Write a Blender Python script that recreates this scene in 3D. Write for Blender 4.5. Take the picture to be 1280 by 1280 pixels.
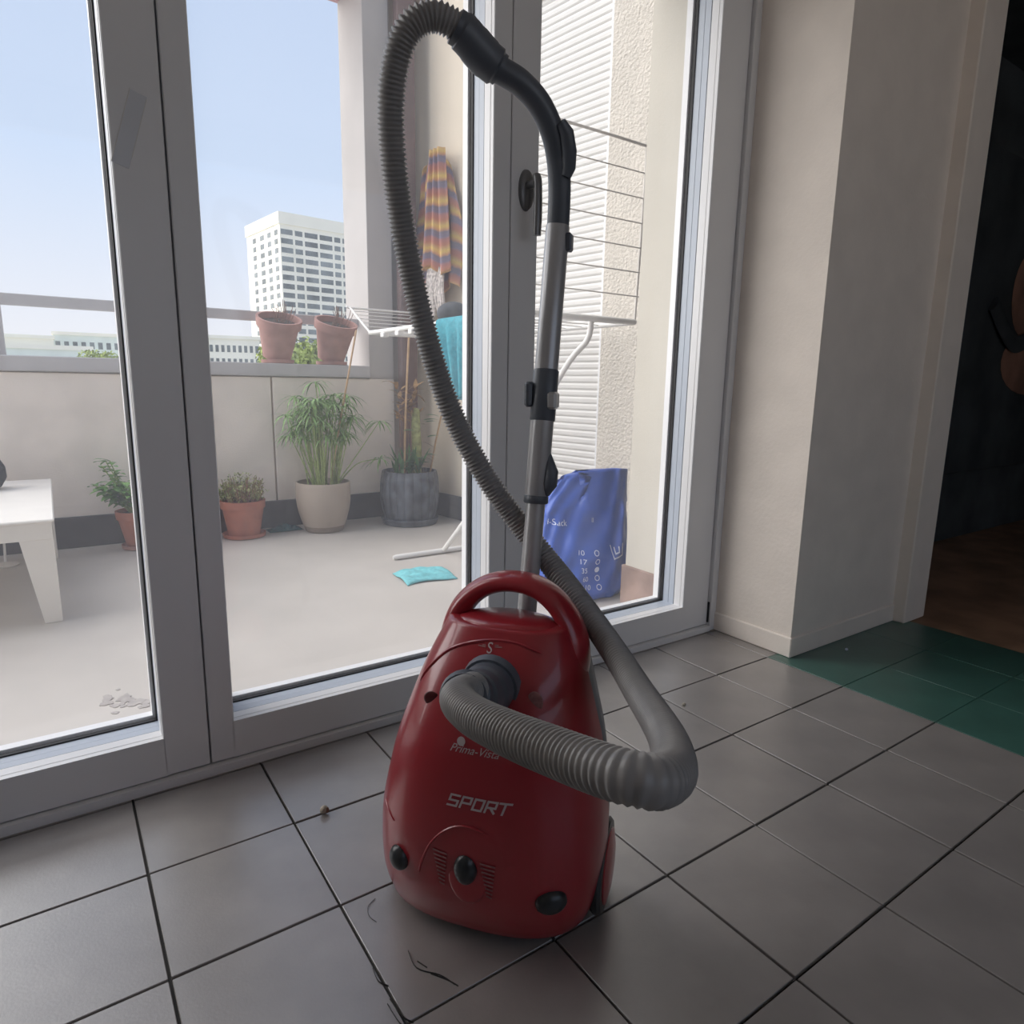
import bpy, math, random
from mathutils import Vector, Matrix
R = math.radians
random.seed(7)
scn = bpy.context.scene
for o in list(bpy.data.objects):
    bpy.data.objects.remove(o)
COL = scn.collection
# ------------------------------------------------------------------ camera
CAMH = 0.85
YAW, PITCH, ROLL, FPX = 0.605, 0.189, -0.0172, 834.0
cy, sy, cp, sp = math.cos(YAW), math.sin(YAW), math.cos(PITCH), math.sin(PITCH)
fw = Vector((sy*cp, cy*cp, -sp)); rt = Vector((cy, -sy, 0)); dn = fw.cross(rt)
r2 = rt*math.cos(ROLL)+dn*math.sin(ROLL); d2 = -rt*math.sin(ROLL)+dn*math.cos(ROLL)
cam = bpy.data.objects.new('camera', bpy.data.cameras.new('camera')); COL.objects.link(cam)
cam.matrix_world = Matrix(((r2.x, -d2.x, -fw.x, 0), (r2.y, -d2.y, -fw.y, 0), (r2.z, -d2.z, -fw.z, CAMH), (0, 0, 0, 1)))
cam.data.sensor_width = 36; cam.data.lens = FPX/1280*36; cam.data.clip_start = 0.02; cam.data.clip_end = 2000
scn.camera = cam
# ------------------------------------------------------------------ sky, sun, exposure
W = bpy.data.worlds.new('sky'); scn.world = W; W.use_nodes = True
nt = W.node_tree; nt.nodes.clear()
tc = nt.nodes.new('ShaderNodeTexCoord'); sx = nt.nodes.new('ShaderNodeSeparateXYZ')
rp = nt.nodes.new('ShaderNodeValToRGB'); bg = nt.nodes.new('ShaderNodeBackground'); wo = nt.nodes.new('ShaderNodeOutputWorld')
nt.links.new(tc.outputs['Generated'], sx.inputs[0]); nt.links.new(sx.outputs['Z'], rp.inputs[0])
nt.links.new(rp.outputs[0], bg.inputs[0]); nt.links.new(bg.outputs[0], wo.inputs[0])
e = rp.color_ramp.elements
e[0].position = 0.0; e[0].color = (.90, .90, .93, 1)
e[1].position = 0.9; e[1].color = (.50, .64, .90, 1)
for p, c in ((0.10, (.80, .85, .95, 1)), (0.26, (.62, .75, .96, 1)), (0.5, (.55, .68, .92, 1))):
    q = e.new(p); q.color = c
bg.inputs[1].default_value = 1.0
sun = bpy.data.objects.new('sun', bpy.data.lights.new('sun', 'SUN')); COL.objects.link(sun)
sun.data.energy = 5.4; sun.data.angle = R(80); sun.data.color = (1, .96, .90)
sd = Vector((.67, -.47, -.57)).normalized()      # direction the sunlight travels (hazy sun, front left)
sun.rotation_euler = sd.to_track_quat('-Z', 'Y').to_euler()
scn.view_settings.view_transform = 'Standard'; scn.view_settings.look = 'None'
scn.view_settings.gamma = 1; scn.view_settings.use_curve_mapping = False
scn.view_settings.exposure = 0.0
# ------------------------------------------------------------------ materials
def mat(name, col, rough=.6, metal=0, noise=0, nscale=8, bump=0, bscale=60, col2=None, spec=.5, coat=0, coatr=.03):
    m = bpy.data.materials.new(name); m.use_nodes = True; t = m.node_tree; b = t.nodes['Principled BSDF']
    b.inputs['Base Color'].default_value = (*col, 1); b.inputs['Roughness'].default_value = rough
    b.inputs['Metallic'].default_value = metal; b.inputs['Specular IOR Level'].default_value = spec
    b.inputs['Coat Weight'].default_value = coat; b.inputs['Coat Roughness'].default_value = coatr
    tcn = t.nodes.new('ShaderNodeTexCoord')
    if noise or col2:
        n = t.nodes.new('ShaderNodeTexNoise'); n.inputs['Scale'].default_value = nscale; n.inputs['Detail'].default_value = 6
        t.links.new(tcn.outputs['Object'], n.inputs['Vector'])
        r = t.nodes.new('ShaderNodeValToRGB'); t.links.new(n.outputs['Fac'], r.inputs[0]); t.links.new(r.outputs[0], b.inputs['Base Color'])
        c2 = col2 or tuple(min(1, c*(1+noise)) for c in col); c1 = col if col2 else tuple(c*(1-noise) for c in col)
        r.color_ramp.elements[0].position = .35; r.color_ramp.elements[1].position = .65
        r.color_ramp.elements[0].color = (*c1, 1); r.color_ramp.elements[1].color = (*c2, 1)
    if bump:
        n2 = t.nodes.new('ShaderNodeTexNoise'); n2.inputs['Scale'].default_value = bscale; n2.inputs['Detail'].default_value = 4
        t.links.new(tcn.outputs['Object'], n2.inputs['Vector'])
        bp = t.nodes.new('ShaderNodeBump'); bp.inputs['Strength'].default_value = bump; bp.inputs['Distance'].default_value = .01
        t.links.new(n2.outputs['Fac'], bp.inputs['Height']); t.links.new(bp.outputs[0], b.inputs['Normal'])
    return m
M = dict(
    tile=mat('slate_tile', (.250, .230, .219), .34, noise=.10, nscale=9, bump=.04, bscale=220, spec=1.0, coat=1.0, coatr=.36),
    green=mat('green_tile', (.045, .125, .102), .38, noise=.12, nscale=9, bump=.04, bscale=220, spec=.8, coat=.5, coatr=.4),
    canvas=mat('dark_canvas', (.06, .07, .08), .8, noise=.3, nscale=3),
    brownshape=mat('dim_brown_paint', (.36, .20, .145), .8, noise=.3, nscale=4),
    grout=mat('grout', (.05, .048, .046), .9, noise=.2),
    wall=mat('white_plaster', (.90, .82, .74), .85, bump=.12, bscale=90, noise=.03),
    pvc=mat('white_pvc', (.78, .78, .79), .35, noise=.02, nscale=3),
    stepgrey=mat('blue_grey_step', (.50, .55, .63), .4, noise=.03, nscale=3),  # inner glazing steps tinted blue-grey
    gasket=mat('black_rubber', (.015, .015, .018), .6, noise=.1),
    chrome=mat('grey_handle_metal', (.15, .15, .155), .3, metal=.3, noise=.1),
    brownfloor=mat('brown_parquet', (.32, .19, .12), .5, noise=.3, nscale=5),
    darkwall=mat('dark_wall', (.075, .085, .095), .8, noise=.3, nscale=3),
    concrete=mat('pale_concrete', (.92, .83, .75), .85, noise=.06, nscale=5, bump=.15, bscale=120),
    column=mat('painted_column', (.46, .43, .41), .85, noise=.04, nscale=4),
    facade=mat('cream_facade', (.56, .525, .455), .9, noise=.03, nscale=3, bump=.1, bscale=80),
    cream=mat('cream_render', (.78, .68, .54), .9, noise=.03, nscale=3, bump=.15, bscale=80),
    rough=mat('rough_render', (.64, .59, .52), .95, noise=.04, bump=1.0, bscale=75),
    balfloor=mat('balcony_floor', (.52, .48, .44), .6, noise=.06, nscale=2.5, bump=.05, bscale=150),
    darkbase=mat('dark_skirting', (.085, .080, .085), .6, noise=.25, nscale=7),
    brownbase=mat('brown_skirting', (.32, .22, .18), .7, noise=.25, nscale=9),
    steel=mat('grey_painted_steel', (.52, .50, .50), .5, noise=.05),
    rust=mat('brown_steel', (.16, .10, .09), .7, noise=.2, nscale=5),
    soffit=mat('pink_soffit', (.60, .36, .36), .8, noise=.06),
    slat=mat('white_slat', (.72, .70, .67), .5, noise=.02),
    red=mat('red_plastic', (.33, .022, .032), .28, noise=.06, nscale=3, coat=.35),
    redshade=mat('shaded_red_plastic', (.09, .008, .012), .35, noise=.06),
    dark=mat('dark_grey_plastic', (.095, .108, .130), .40, noise=.08),
    black=mat('black_plastic', (.022, .025, .028), .3, noise=.1),
    hose=mat('grey_hose_plastic', (.29, .283, .28), .36, noise=.06, nscale=20),
    tube=mat('grey_tube_paint', (.44, .44, .45), .33, metal=.35, noise=.04),
    print=mat('pale_print', (.50, .42, .42), .6, noise=.03),
    printdim=mat('worn_print', (.30, .13, .13), .6, noise=.2, nscale=200),
    terra=mat('terracotta', (.42, .155, .10), .8, noise=.12, nscale=14, bump=.1),
    terrapink=mat('weathered_terracotta', (.40, .215, .18), .85, noise=.12, nscale=14, bump=.1),
    beige=mat('taupe_plastic', (.42, .35, .29), .6, noise=.04),
    taupedark=mat('darker_taupe', (.25, .20, .165), .6, noise=.04),
    bluegrey=mat('blue_grey_glaze', (.10, .11, .13), .45, noise=.4, nscale=13, bump=.15, bscale=50),
    soil=mat('soil', (.05, .035, .025), .95, noise=.5, nscale=60, bump=.6),
    leaf=mat('mid_green_leaf', (.22, .36, .12), .55, noise=.35, nscale=40),
    basil=mat('basil_leaf', (.14, .30, .07), .5, noise=.3, nscale=30),
    leafdark=mat('deep_green_leaf', (.09, .20, .07), .5, noise=.3, nscale=30),
    leafpale=mat('grey_green_leaf', (.34, .36, .14), .6, noise=.3, nscale=40),
    leafdry=mat('dry_leaf', (.36, .22, .10), .7, noise=.3, nscale=40),
    stem=mat('green_stem', (.32, .40, .14), .6, noise=.25, nscale=50),
    twig=mat('dry_twig', (.23, .13, .09), .8, noise=.2, nscale=50),
    bamboo=mat('bamboo', (.52, .34, .19), .6, noise=.12, nscale=40),
    whitemetal=mat('white_enamel', (.82, .80, .77), .4, noise=.02),
    tablewhite=mat('white_plastic', (.84, .80, .74), .5, noise=.02),
    wire=mat('wire_grey', (.66, .62, .57), .5, noise=.05),
    turq=mat('turquoise_cloth', (.045, .29, .36), .9, noise=.15, nscale=60, bump=.3, bscale=300),
    turqpale=mat('pale_turquoise_cloth', (.19, .56, .60), .9, noise=.12, nscale=60, bump=.3, bscale=300),
    fringe=mat('grey_fringe', (.55, .50, .47), .9, noise=.35, nscale=60),
    felt=mat('dark_felt', (.055, .06, .07), .9, noise=.2, nscale=30),
    bag=mat('blue_plastic_film', (.035, .10, .46), .38, noise=.16, nscale=4, bump=.25, bscale=14),
    bagprint=mat('white_print', (.62, .68, .85), .5, noise=.02),
    teal=mat('dark_teal_cloth', (.03, .10, .11), .8, noise=.3, nscale=30),
    tower=mat('white_facade', (.95, .90, .77), .8, noise=.03, nscale=.2),
    pane=mat('grey_window_glass', (.22, .24, .24), .7, spec=.15, noise=.35, nscale=.15),
    roofgrey=mat('pale_grey_roof', (.78, .83, .76), .7, noise=.06, nscale=.3),
    tree=mat('yellow_green_foliage', (.30, .36, .08), .8, noise=.35, nscale=1.2),  # yellow-green leaf colour of the trees
    ground=mat('city_ground', (.40, .40, .36), .9, noise=.2, nscale=.1),
    crumb=mat('crumb', (.45, .40, .33), .8, noise=.2, nscale=200),
    hair=mat('scuff_mark', (.035, .033, .033), .8, noise=.1),
    stain=mat('grey_stain', (.40, .365, .345), .8, noise=.1, nscale=60),
    tape=mat('clear_tape', (.64, .66, .70), .3, noise=.03),
)
def glassmat():
    m = bpy.data.materials.new('window_glass'); m.use_nodes = True; t = m.node_tree; t.nodes.clear()
    o = t.nodes.new('ShaderNodeOutputMaterial'); tr = t.nodes.new('ShaderNodeBsdfTransparent'); gl = t.nodes.new('ShaderNodeBsdfGlossy')
    df = t.nodes.new('ShaderNodeBsdfTranslucent'); df.inputs[0].default_value = (.9, .92, 1, 1)  # translucent share puts the hazy veil of glare into the glass
    gl.inputs['Roughness'].default_value = .02
    lw = t.nodes.new('ShaderNodeLayerWeight'); lw.inputs[0].default_value = .5
    pw = t.nodes.new('ShaderNodeMath'); pw.operation = 'POWER'; pw.inputs[1].default_value = 5; t.links.new(lw.outputs['Facing'], pw.inputs[0])
    fr = t.nodes.new('ShaderNodeMath'); fr.operation = 'MULTIPLY_ADD'; fr.inputs[1].default_value = .5; fr.inputs[2].default_value = .025; t.links.new(pw.outputs[0], fr.inputs[0])
    m1 = t.nodes.new('ShaderNodeMixShader'); m2 = t.nodes.new('ShaderNodeMixShader')
    nz = t.nodes.new('ShaderNodeTexNoise'); nz.inputs['Scale'].default_value = 5
    mr = t.nodes.new('ShaderNodeMapRange'); mr.inputs['To Min'].default_value = .02; mr.inputs['To Max'].default_value = .05
    t.links.new(nz.outputs['Fac'], mr.inputs[0]); t.links.new(mr.outputs[0], m1.inputs[0])
    t.links.new(tr.outputs[0], m1.inputs[1]); t.links.new(df.outputs[0], m1.inputs[2])
    t.links.new(fr.outputs[0], m2.inputs[0]); t.links.new(m1.outputs[0], m2.inputs[1]); t.links.new(gl.outputs[0], m2.inputs[2])
    t.links.new(m2.outputs[0], o.inputs[0])
    return m
M['glass'] = glassmat()
def stripemat():          # woven horizontal stripes: plum, ochre, coral, slate
    m = mat('striped_weave', (.5, .3, .2), .95, bump=.4, bscale=250); t = m.node_tree; b = t.nodes['Principled BSDF']
    c = t.nodes.new('ShaderNodeTexCoord'); s = t.nodes.new('ShaderNodeSeparateXYZ'); t.links.new(c.outputs['UV'], s.inputs[0])
    n = t.nodes.new('ShaderNodeTexNoise'); n.inputs['Scale'].default_value = 14
    a = t.nodes.new('ShaderNodeMath'); a.operation = 'MULTIPLY_ADD'; a.inputs[1].default_value = .03; t.links.new(n.outputs['Fac'], a.inputs[0]); t.links.new(s.outputs['Y'], a.inputs[2])
    ml = t.nodes.new('ShaderNodeMath'); ml.operation = 'MULTIPLY'; ml.inputs[1].default_value = 5.0; t.links.new(a.outputs[0], ml.inputs[0])
    fr = t.nodes.new('ShaderNodeMath'); fr.operation = 'FRACT'; t.links.new(ml.outputs[0], fr.inputs[0])
    r = t.nodes.new('ShaderNodeValToRGB'); t.links.new(fr.outputs[0], r.inputs[0]); t.links.new(r.outputs[0], b.inputs['Base Color'])
    el = r.color_ramp.elements; el[0].position = 0; el[0].color = (.62, .43, .18, 1); el[1].position = .22; el[1].color = (.50, .22, .15, 1)
    for p, cc in ((.42, (.42, .20, .19, 1)), (.52, (.23, .20, .26, 1)), (.72, (.22, .19, .24, 1)), (.80, (.55, .30, .18, 1)), (.92, (.66, .45, .16, 1))):
        q = el.new(p); q.color = cc
    return m
M['stripe'] = stripemat()
# ------------------------------------------------------------------ mesh helpers
class MB:
    def __init__(s): s.v = []; s.f = []; s.uv = None
    def add(s, vs, fs):
        o = len(s.v); s.v += [tuple(x) for x in vs]; s.f += [tuple(i+o for i in f) for f in fs]; return s
    def box(s, x0, y0, z0, x1, y1, z1, mtx=None):
        vs = [Vector((x, y, z)) for x in (x0, x1) for y in (y0, y1) for z in (z0, z1)]
        if mtx: vs = [mtx @ v for v in vs]
        return s.add(vs, [(0, 1, 3, 2), (4, 6, 7, 5), (0, 4, 5, 1), (2, 3, 7, 6), (0, 2, 6, 4), (1, 5, 7, 3)])
    def bbox(s, x0, y0, z0, x1, y1, z1, b=.004, mtx=None):      # box with chamfered edges
        c = [((x0+x1)/2), ((y0+y1)/2), ((z0+z1)/2)]; h = [abs(x1-x0)/2, abs(y1-y0)/2, abs(z1-z0)/2]; b = min(b, min(h)*.9)
        vs = []; idx = {}
        for sx_ in (-1, 1):
            for sy_ in (-1, 1):
                for sz_ in (-1, 1):
                    for ax in range(3):
                        p = [sx_*(h[0]-b), sy_*(h[1]-b), sz_*(h[2]-b)]; sg = (sx_, sy_, sz_); p[ax] = sg[ax]*h[ax]
                        idx[(sx_, sy_, sz_, ax)] = len(vs); v = Vector((c[0]+p[0], c[1]+p[1], c[2]+p[2])); vs.append(mtx @ v if mtx else v)
        fs = []
        for ax in range(3):
            o1, o2 = [a for a in range(3) if a != ax]
            for sg in (-1, 1):
                q = []
                for a, bb in ((-1, -1), (1, -1), (1, 1), (-1, 1)):
                    k = [0, 0, 0]; k[ax] = sg; k[o1] = a; k[o2] = bb; q.append(idx[(*k, ax)])
                fs.append(tuple(q))
            for a in (-1, 1):
                for bb in (-1, 1):
                    k1 = [0, 0, 0]; k2 = [0, 0, 0]; k1[o1] = k2[o1] = a; k1[o2] = k2[o2] = bb; k1[ax] = -1; k2[ax] = 1
                    fs.append((idx[(*k1, o1)], idx[(*k2, o1)], idx[(*k2, o2)], idx[(*k1, o2)]))
        for k in [(a, b2, c2) for a in (-1, 1) for b2 in (-1, 1) for c2 in (-1, 1)]:
            fs.append(tuple(idx[(*k, ax)] for ax in range(3)))
        return s.add(vs, fs)
    def tube(s, pts, rad, n=10, cap=True, flat=1.0, up=None):
        pts = [Vector(p) for p in pts]; rs = rad if isinstance(rad, (list, tuple)) else [rad]*len(pts)
        vs = []; fs = []; prev = None
        for i, p in enumerate(pts):
            t = (pts[min(i+1, len(pts)-1)]-pts[max(i-1, 0)]).normalized()
            if prev is None:
                a = Vector(up) if up else (Vector((0, 0, 1)) if abs(t.z) < .9 else Vector((1, 0, 0)))
            else: a = prev
            a = (a-t*a.dot(t)).normalized(); b = t.cross(a); prev = a
            for k in range(n):
                w = 2*math.pi*k/n; vs.append(p+a*math.cos(w)*rs[i]+b*math.sin(w)*rs[i]*flat)
        for i in range(len(pts)-1):
            for k in range(n):
                k2 = (k+1) % n; fs.append((i*n+k, i*n+k2, (i+1)*n+k2, (i+1)*n+k))
        if cap: fs += [tuple(reversed(range(n))), tuple((len(pts)-1)*n+k for k in range(n))]
        return s.add(vs, fs)
    def lathe(s, prof, n=32, c=(0, 0, 0), mod=None, cap=True):
        vs = []; fs = []
        for i, (r, z) in enumerate(prof):
            for k in range(n):
                w = 2*math.pi*k/n; rr = r*(mod(w, z) if mod else 1); vs.append((c[0]+rr*math.cos(w), c[1]+rr*math.sin(w), c[2]+z))
        for i in range(len(prof)-1):
            for k in range(n):
                k2 = (k+1) % n; fs.append((i*n+k, i*n+k2, (i+1)*n+k2, (i+1)*n+k))
        if cap: fs += [tuple(reversed(range(n))), tuple((len(prof)-1)*n+k for k in range(n))]
        return s.add(vs, fs)
    def ell(s, c, r, n=16, m=10, mtx=None):
        vs = []; fs = []
        for i in range(m+1):
            a = math.pi*i/m
            for k in range(n):
                w = 2*math.pi*k/n; v = Vector((c[0]+r[0]*math.sin(a)*math.cos(w), c[1]+r[1]*math.sin(a)*math.sin(w), c[2]+r[2]*math.cos(a)))
                vs.append(mtx @ v if mtx else v)
        for i in range(m):
            for k in range(n):
                k2 = (k+1) % n; fs.append((i*n+k, (i+1)*n+k, (i+1)*n+k2, i*n+k2))
        return s.add(vs, fs)
    def strip(s, pts, widths, side):       # thin leaf ribbon, slightly folded
        side = Vector(side).normalized(); vs = []; fs = []
        for p, w in zip(pts, widths):
            p = Vector(p); vs += [p-side*w, p+Vector((0, 0, -.15*w)), p+side*w]
        for i in range(len(pts)-1):
            a = i*3; fs += [(a, a+1, a+4, a+3), (a+1, a+2, a+5, a+4)]
        return s.add(vs, fs)
    def mesh(s, name, m, smooth=False):
        me = bpy.data.meshes.new(name); me.from_pydata(s.v, [], s.f); me.materials.append(M[m] if isinstance(m, str) else m)
        if smooth:
            me.polygons.foreach_set('use_smooth', [True]*len(me.polygons))
        me.update(); return me
    def obj(s, name, m, parent=None, smooth=False, label=None, kind=None):
        o = bpy.data.objects.new(name, s.mesh(name, m, smooth)); COL.objects.link(o)
        if smooth == 'auto' or (smooth and smooth != 'full'):
            try: o.data.set_sharp_from_angle(angle=R(40))
            except Exception: pass
        if parent: o.parent = parent
        if label: o['label'] = label
        if kind: o['kind'] = kind
        return o
def thing(name, label, cat, loc=(0, 0, 0), rz=0, group=None):
    o = bpy.data.objects.new(name, None); COL.objects.link(o); o.location = loc; o.rotation_euler = (0, 0, rz); o.empty_display_size = .05
    o['label'] = label; o['category'] = cat
    if group: o['group'] = group
    return o
def tag(o, label, cat, group=None, kind=None):
    o['label'] = label; o['category'] = cat
    if group: o['group'] = group
    if kind: o['kind'] = kind
    return o
def struct(o, label=None):
    o['kind'] = 'structure'
    if label: o['label'] = label
    return o
def copyobj(o, parent=None, name=None):
    c = o.copy(); COL.objects.link(c)
    if parent: c.parent = parent
    return c
def spline(pts, per=8):
    P = [Vector(p) for p in pts]; out = []
    for i in range(len(P)-1):
        a = P[max(i-1, 0)]; b = P[i]; c = P[i+1]; d = P[min(i+2, len(P)-1)]
        for k in range(per):
            t = k/per; out.append(.5*((2*b)+(c-a)*t+(2*a-5*b+4*c-d)*t*t+(3*b-a-3*c+d)*t**3))
    out.append(P[-1]); return out
def resample(pts, step):
    out = [pts[0]]; acc = 0
    for a, b in zip(pts, pts[1:]):
        L = (b-a).length
        if L == 0: continue
        while acc+L >= step:
            t = (step-acc)/L; a = a+(b-a)*t; out.append(a); L = (b-a).length; acc = 0
            if L < 1e-9: break
        acc += L
    return out
def textmesh(txt, size, shear=0, ext=0.0):
    cu = bpy.data.curves.new('txt', 'FONT'); cu.body = txt; cu.size = size; cu.shear = shear; cu.align_x = 'CENTER'; cu.align_y = 'CENTER'; cu.extrude = ext
    o = bpy.data.objects.new('txt', cu); COL.objects.link(o); dg = bpy.context.evaluated_depsgraph_get(); dg.update()
    me = o.evaluated_get(dg).to_mesh(); vs = [v.co.copy() for v in me.vertices]; fs = [tuple(p.vertices) for p in me.polygons]
    bpy.data.objects.remove(o); bpy.data.curves.remove(cu); return vs, fs
# ================================================================== SETTING
YD = 1.465
# ---- inside floor: each tile a part
TX0, TPX, TY0, TPY, J = .0687, .2530, .1930, .2505, .0045
fl = struct(MB().box(-1.85, -2.2, -.06, 2.62, 1.62, -.006).obj('floor', 'grout'), 'dark grey square floor tiles with narrow joints, green tiles at the right')
tb = MB().bbox(J/2, J/2, -.008, TPX-J/2, TPY-J/2, 0, .0009)
tmesh = tb.mesh('tile', 'tile'); gmesh = MB().bbox(.0007, .0007, -.008, TPX-.0007, TPY-.0007, 0, .0006).mesh('green_tile', 'green')
for i in range(-5, 10):
    for j in range(-3, 6):
        g = i >= 7 and not (i == 7 and j >= 4)
        o = bpy.data.objects.new('tile', gmesh if g else tmesh); COL.objects.link(o); o.parent = fl
        o.location = (TX0+TPX*i, TY0+TPY*j, random.uniform(-.0006, .0006)); o.rotation_euler = (random.uniform(-.0012, .0012), random.uniform(-.0012, .0012), 0)
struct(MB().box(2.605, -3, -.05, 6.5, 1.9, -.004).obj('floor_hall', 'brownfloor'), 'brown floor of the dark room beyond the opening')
# ---- walls inside
struct(MB().box(1.896, 1.157, 0, 2.62, 1.84, 2.6).obj('wall_right', 'wall'), 'white plaster wall corner beside the balcony door')
struct(MB().bbox(2.545, 1.11, 0, 2.70, 1.84, 2.6, .004).obj('trim_1', 'wall'), 'pale jamb of the opening into the dark room')
struct(MB().bbox(1.889, 1.150, 0, 2.545, 1.46, .066, .003).obj('baseboard_right', 'wall'), 'white baseboard round the foot of the wall corner')
struct(MB().box(-1.95, -2.2, 0, -1.85, 1.84, 2.6).obj('wall_left', 'wall'))
struct(MB().box(-1.95, -2.3, 0, 6.5, -2.2, .9).box(-1.95, -2.3, 2.35, 6.5, -2.2, 2.6).box(-1.95, -2.3, .9, -.2, -2.2, 2.35).box(2.6, -2.3, .9, 6.5, -2.2, 2.35).obj('wall_back', 'wall'))  # opening in this unseen wall added to bring in fill light
struct(MB().box(-1.95, -2.3, 2.6, 6.5, 1.84, 2.75).obj('ceiling', 'wall'))
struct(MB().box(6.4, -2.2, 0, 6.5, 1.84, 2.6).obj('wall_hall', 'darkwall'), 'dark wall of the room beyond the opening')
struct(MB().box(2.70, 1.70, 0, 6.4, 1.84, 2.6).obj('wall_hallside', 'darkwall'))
struct(MB().box(2.70, -2.2, 2.52, 6.4, 1.70, 2.6).obj('ceiling_hall_shade', 'darkwall'))  # dark panel added below the ceiling, paints the unlit room's darkness
struct(MB().box(-1.95, 1.465, 2.25, 1.896, 1.84, 2.6).obj('wall_front', 'wall'), 'wall strip above the balcony door')
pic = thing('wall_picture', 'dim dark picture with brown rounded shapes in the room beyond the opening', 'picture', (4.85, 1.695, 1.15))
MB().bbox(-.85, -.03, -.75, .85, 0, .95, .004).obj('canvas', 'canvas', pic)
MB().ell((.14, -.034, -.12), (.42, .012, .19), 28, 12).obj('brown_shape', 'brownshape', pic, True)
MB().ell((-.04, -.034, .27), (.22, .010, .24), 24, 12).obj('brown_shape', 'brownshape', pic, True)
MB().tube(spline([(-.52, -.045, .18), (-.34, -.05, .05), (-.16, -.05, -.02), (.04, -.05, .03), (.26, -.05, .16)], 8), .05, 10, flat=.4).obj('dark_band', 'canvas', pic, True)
# ---- balcony door
ring_parts = [('glazing_bead', 'pvc', 1.480, 1.5065, -.0006, .0194), ('bead_seal', 'gasket', 1.508, 1.511, .004, .02), ('glazing_step', 'stepgrey', 1.511, 1.533, .001, .02),
              ('step_seal', 'gasket', 1.533, 1.5355, .004, .02), ('inner_rebate', 'stepgrey', 1.5355, 1.560, .002, .02), ('gasket', 'gasket', 1.560, 1.5705, -.001, .02),
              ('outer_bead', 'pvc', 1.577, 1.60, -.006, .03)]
def ring(mb, x0, x1, z0, z1, w, y0, y1):
    mb.box(x0-w, y0, z0-w, x0, y1, z1+w); mb.box(x1, y0, z0-w, x1+w, y1, z1+w)
    mb.box(x0, y0, z0-w, x1, y1, z0); mb.box(x0, y0, z1, x1, y1, z1+w); return mb
def sash(name, X0, X1, x0, x1, label):
    z0, z1, Z0, Z1 = .108, 2.08, .022, 2.17
    root = struct(MB().add([], []).obj(name, 'pvc'), label) if False else None
    mb = MB(); w = .02
    mb.bbox(X0, YD, Z0, x0-.0002, 1.507, Z1, .002); mb.bbox(x1+.0002, YD, Z0, X1, 1.507, Z1, .002); mb.box(X0, 1.507, Z0, x0-w, 1.60, Z1); mb.box(x1+w, 1.507, Z0, X1, 1.60, Z1)
    mb.box(x0-.003, YD, Z0, x1+.003, 1.507, z0); mb.box(x0-.003, YD, z1, x1+.003, 1.507, Z1); mb.box(x0-w, 1.507, Z0, x1+w, 1.60, z0-w); mb.box(x0-w, 1.507, z1+w, x1+w, 1.60, Z1)
    root = struct(mb.obj(name, 'pvc'), label)
    for nm, m, y0, y1, off, ww in ring_parts:
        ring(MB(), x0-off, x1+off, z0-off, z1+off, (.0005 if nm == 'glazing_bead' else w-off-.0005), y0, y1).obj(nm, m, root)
    MB().box(x0-.01, 1.571, z0-.01, x1+.01, 1.5745, z1+.01).obj('glass_pane', 'glass', root)
    return root
sash('door_1', -.75, .2215, -.665, .134, 'white framed glazed door sash at the left edge, with a strip of tape')
dr2 = sash('door_2', .2250, .9920, .2755, .9405, 'white framed glazed sash in the middle of the balcony front')
dr3 = sash('door_3', .9945, 1.8640, 1.0775, 1.7330, 'white framed glazed balcony door at the right, with a handle')
dr1 = bpy.data.objects['door_1']
hx, hz = 1.038, 1.338
h = MB().lathe([(.0, .012), (.022, .012), (.030, .008), (.032, 0)], 24, mod=None, cap=False)
h.v = [(hx+x*.72, YD-z, hz-.01+y*1.55) for x, y, z in h.v]
hd = h.obj('handle', 'chrome', dr3, True, label='dark grey door handle hanging down')
MB().tube([(hx, YD-.01, hz), (hx, YD-.045, hz)], .010, 12).obj('spindle', 'chrome', hd, True)
MB().tube(spline([(hx, YD-.045, hz+.016), (hx, YD-.052, hz-.005), (hx, YD-.054, hz-.07), (hx, YD-.052, hz-.125)], 6), [.011]*10+[.0115]*5+[.011]*4, 12, flat=.75).obj('lever', 'chrome', hd, True)
tp = MB().bbox(-.014, -.0012, -.066, .014, 0, .066, .0004); 
MB().bbox(-.0146, -.0016, -.066, -.0134, 0, .068, .0003).bbox(.0134, -.0016, -.045, .0146, 0, .062, .0003).obj('lit_tape_edge', 'slat', dr1).matrix_local = Matrix.Translation((.166, YD, 1.287)) @ Matrix.Rotation(R(17), 4, 'Y')  # pale strips paint the lit edges of the tape
o = tp.obj('tape_strip', 'tape', dr1, label='clear strip of tape stuck on the stile'); o.location = (.166, YD, 1.287); o.rotation_euler = (0, R(17), 0)
fr = struct(MB().bbox(1.8665, 1.452, 0, 1.896, 1.62, 2.25, .002).box(-1.85, 1.450, 0, 1.866, 1.62, .019).box(-1.85, 1.46, 2.172, 1.866, 1.62, 2.25).box(-1.85, 1.462, .019, -.753, 1.6, 2.172).obj('trim_2', 'pvc'), 'white fixed frame and threshold round the balcony door')
MB().bbox(1.8635, 1.458, .03, 1.8668, 1.4665, .105, .001).obj('hinge_gap', 'gasket', fr)
# ---- outside wall round the door
struct(MB().box(1.822, 1.60, -.2, 2.75, 1.84, 3.2).box(-3.5, 1.605, -.2, -1.85, 1.84, 3.2).box(-3.5, 1.605, 2.25, 1.822, 1.84, 3.2).obj('wall_facade', 'facade'), 'smooth cream facade return beside the balcony door')
struct(MB().bbox(1.812, 1.602, 0, 2.3, 1.855, .158, .003).obj('baseboard_facade', 'brownbase'), 'brown skirting at the foot of the facade return')
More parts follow.
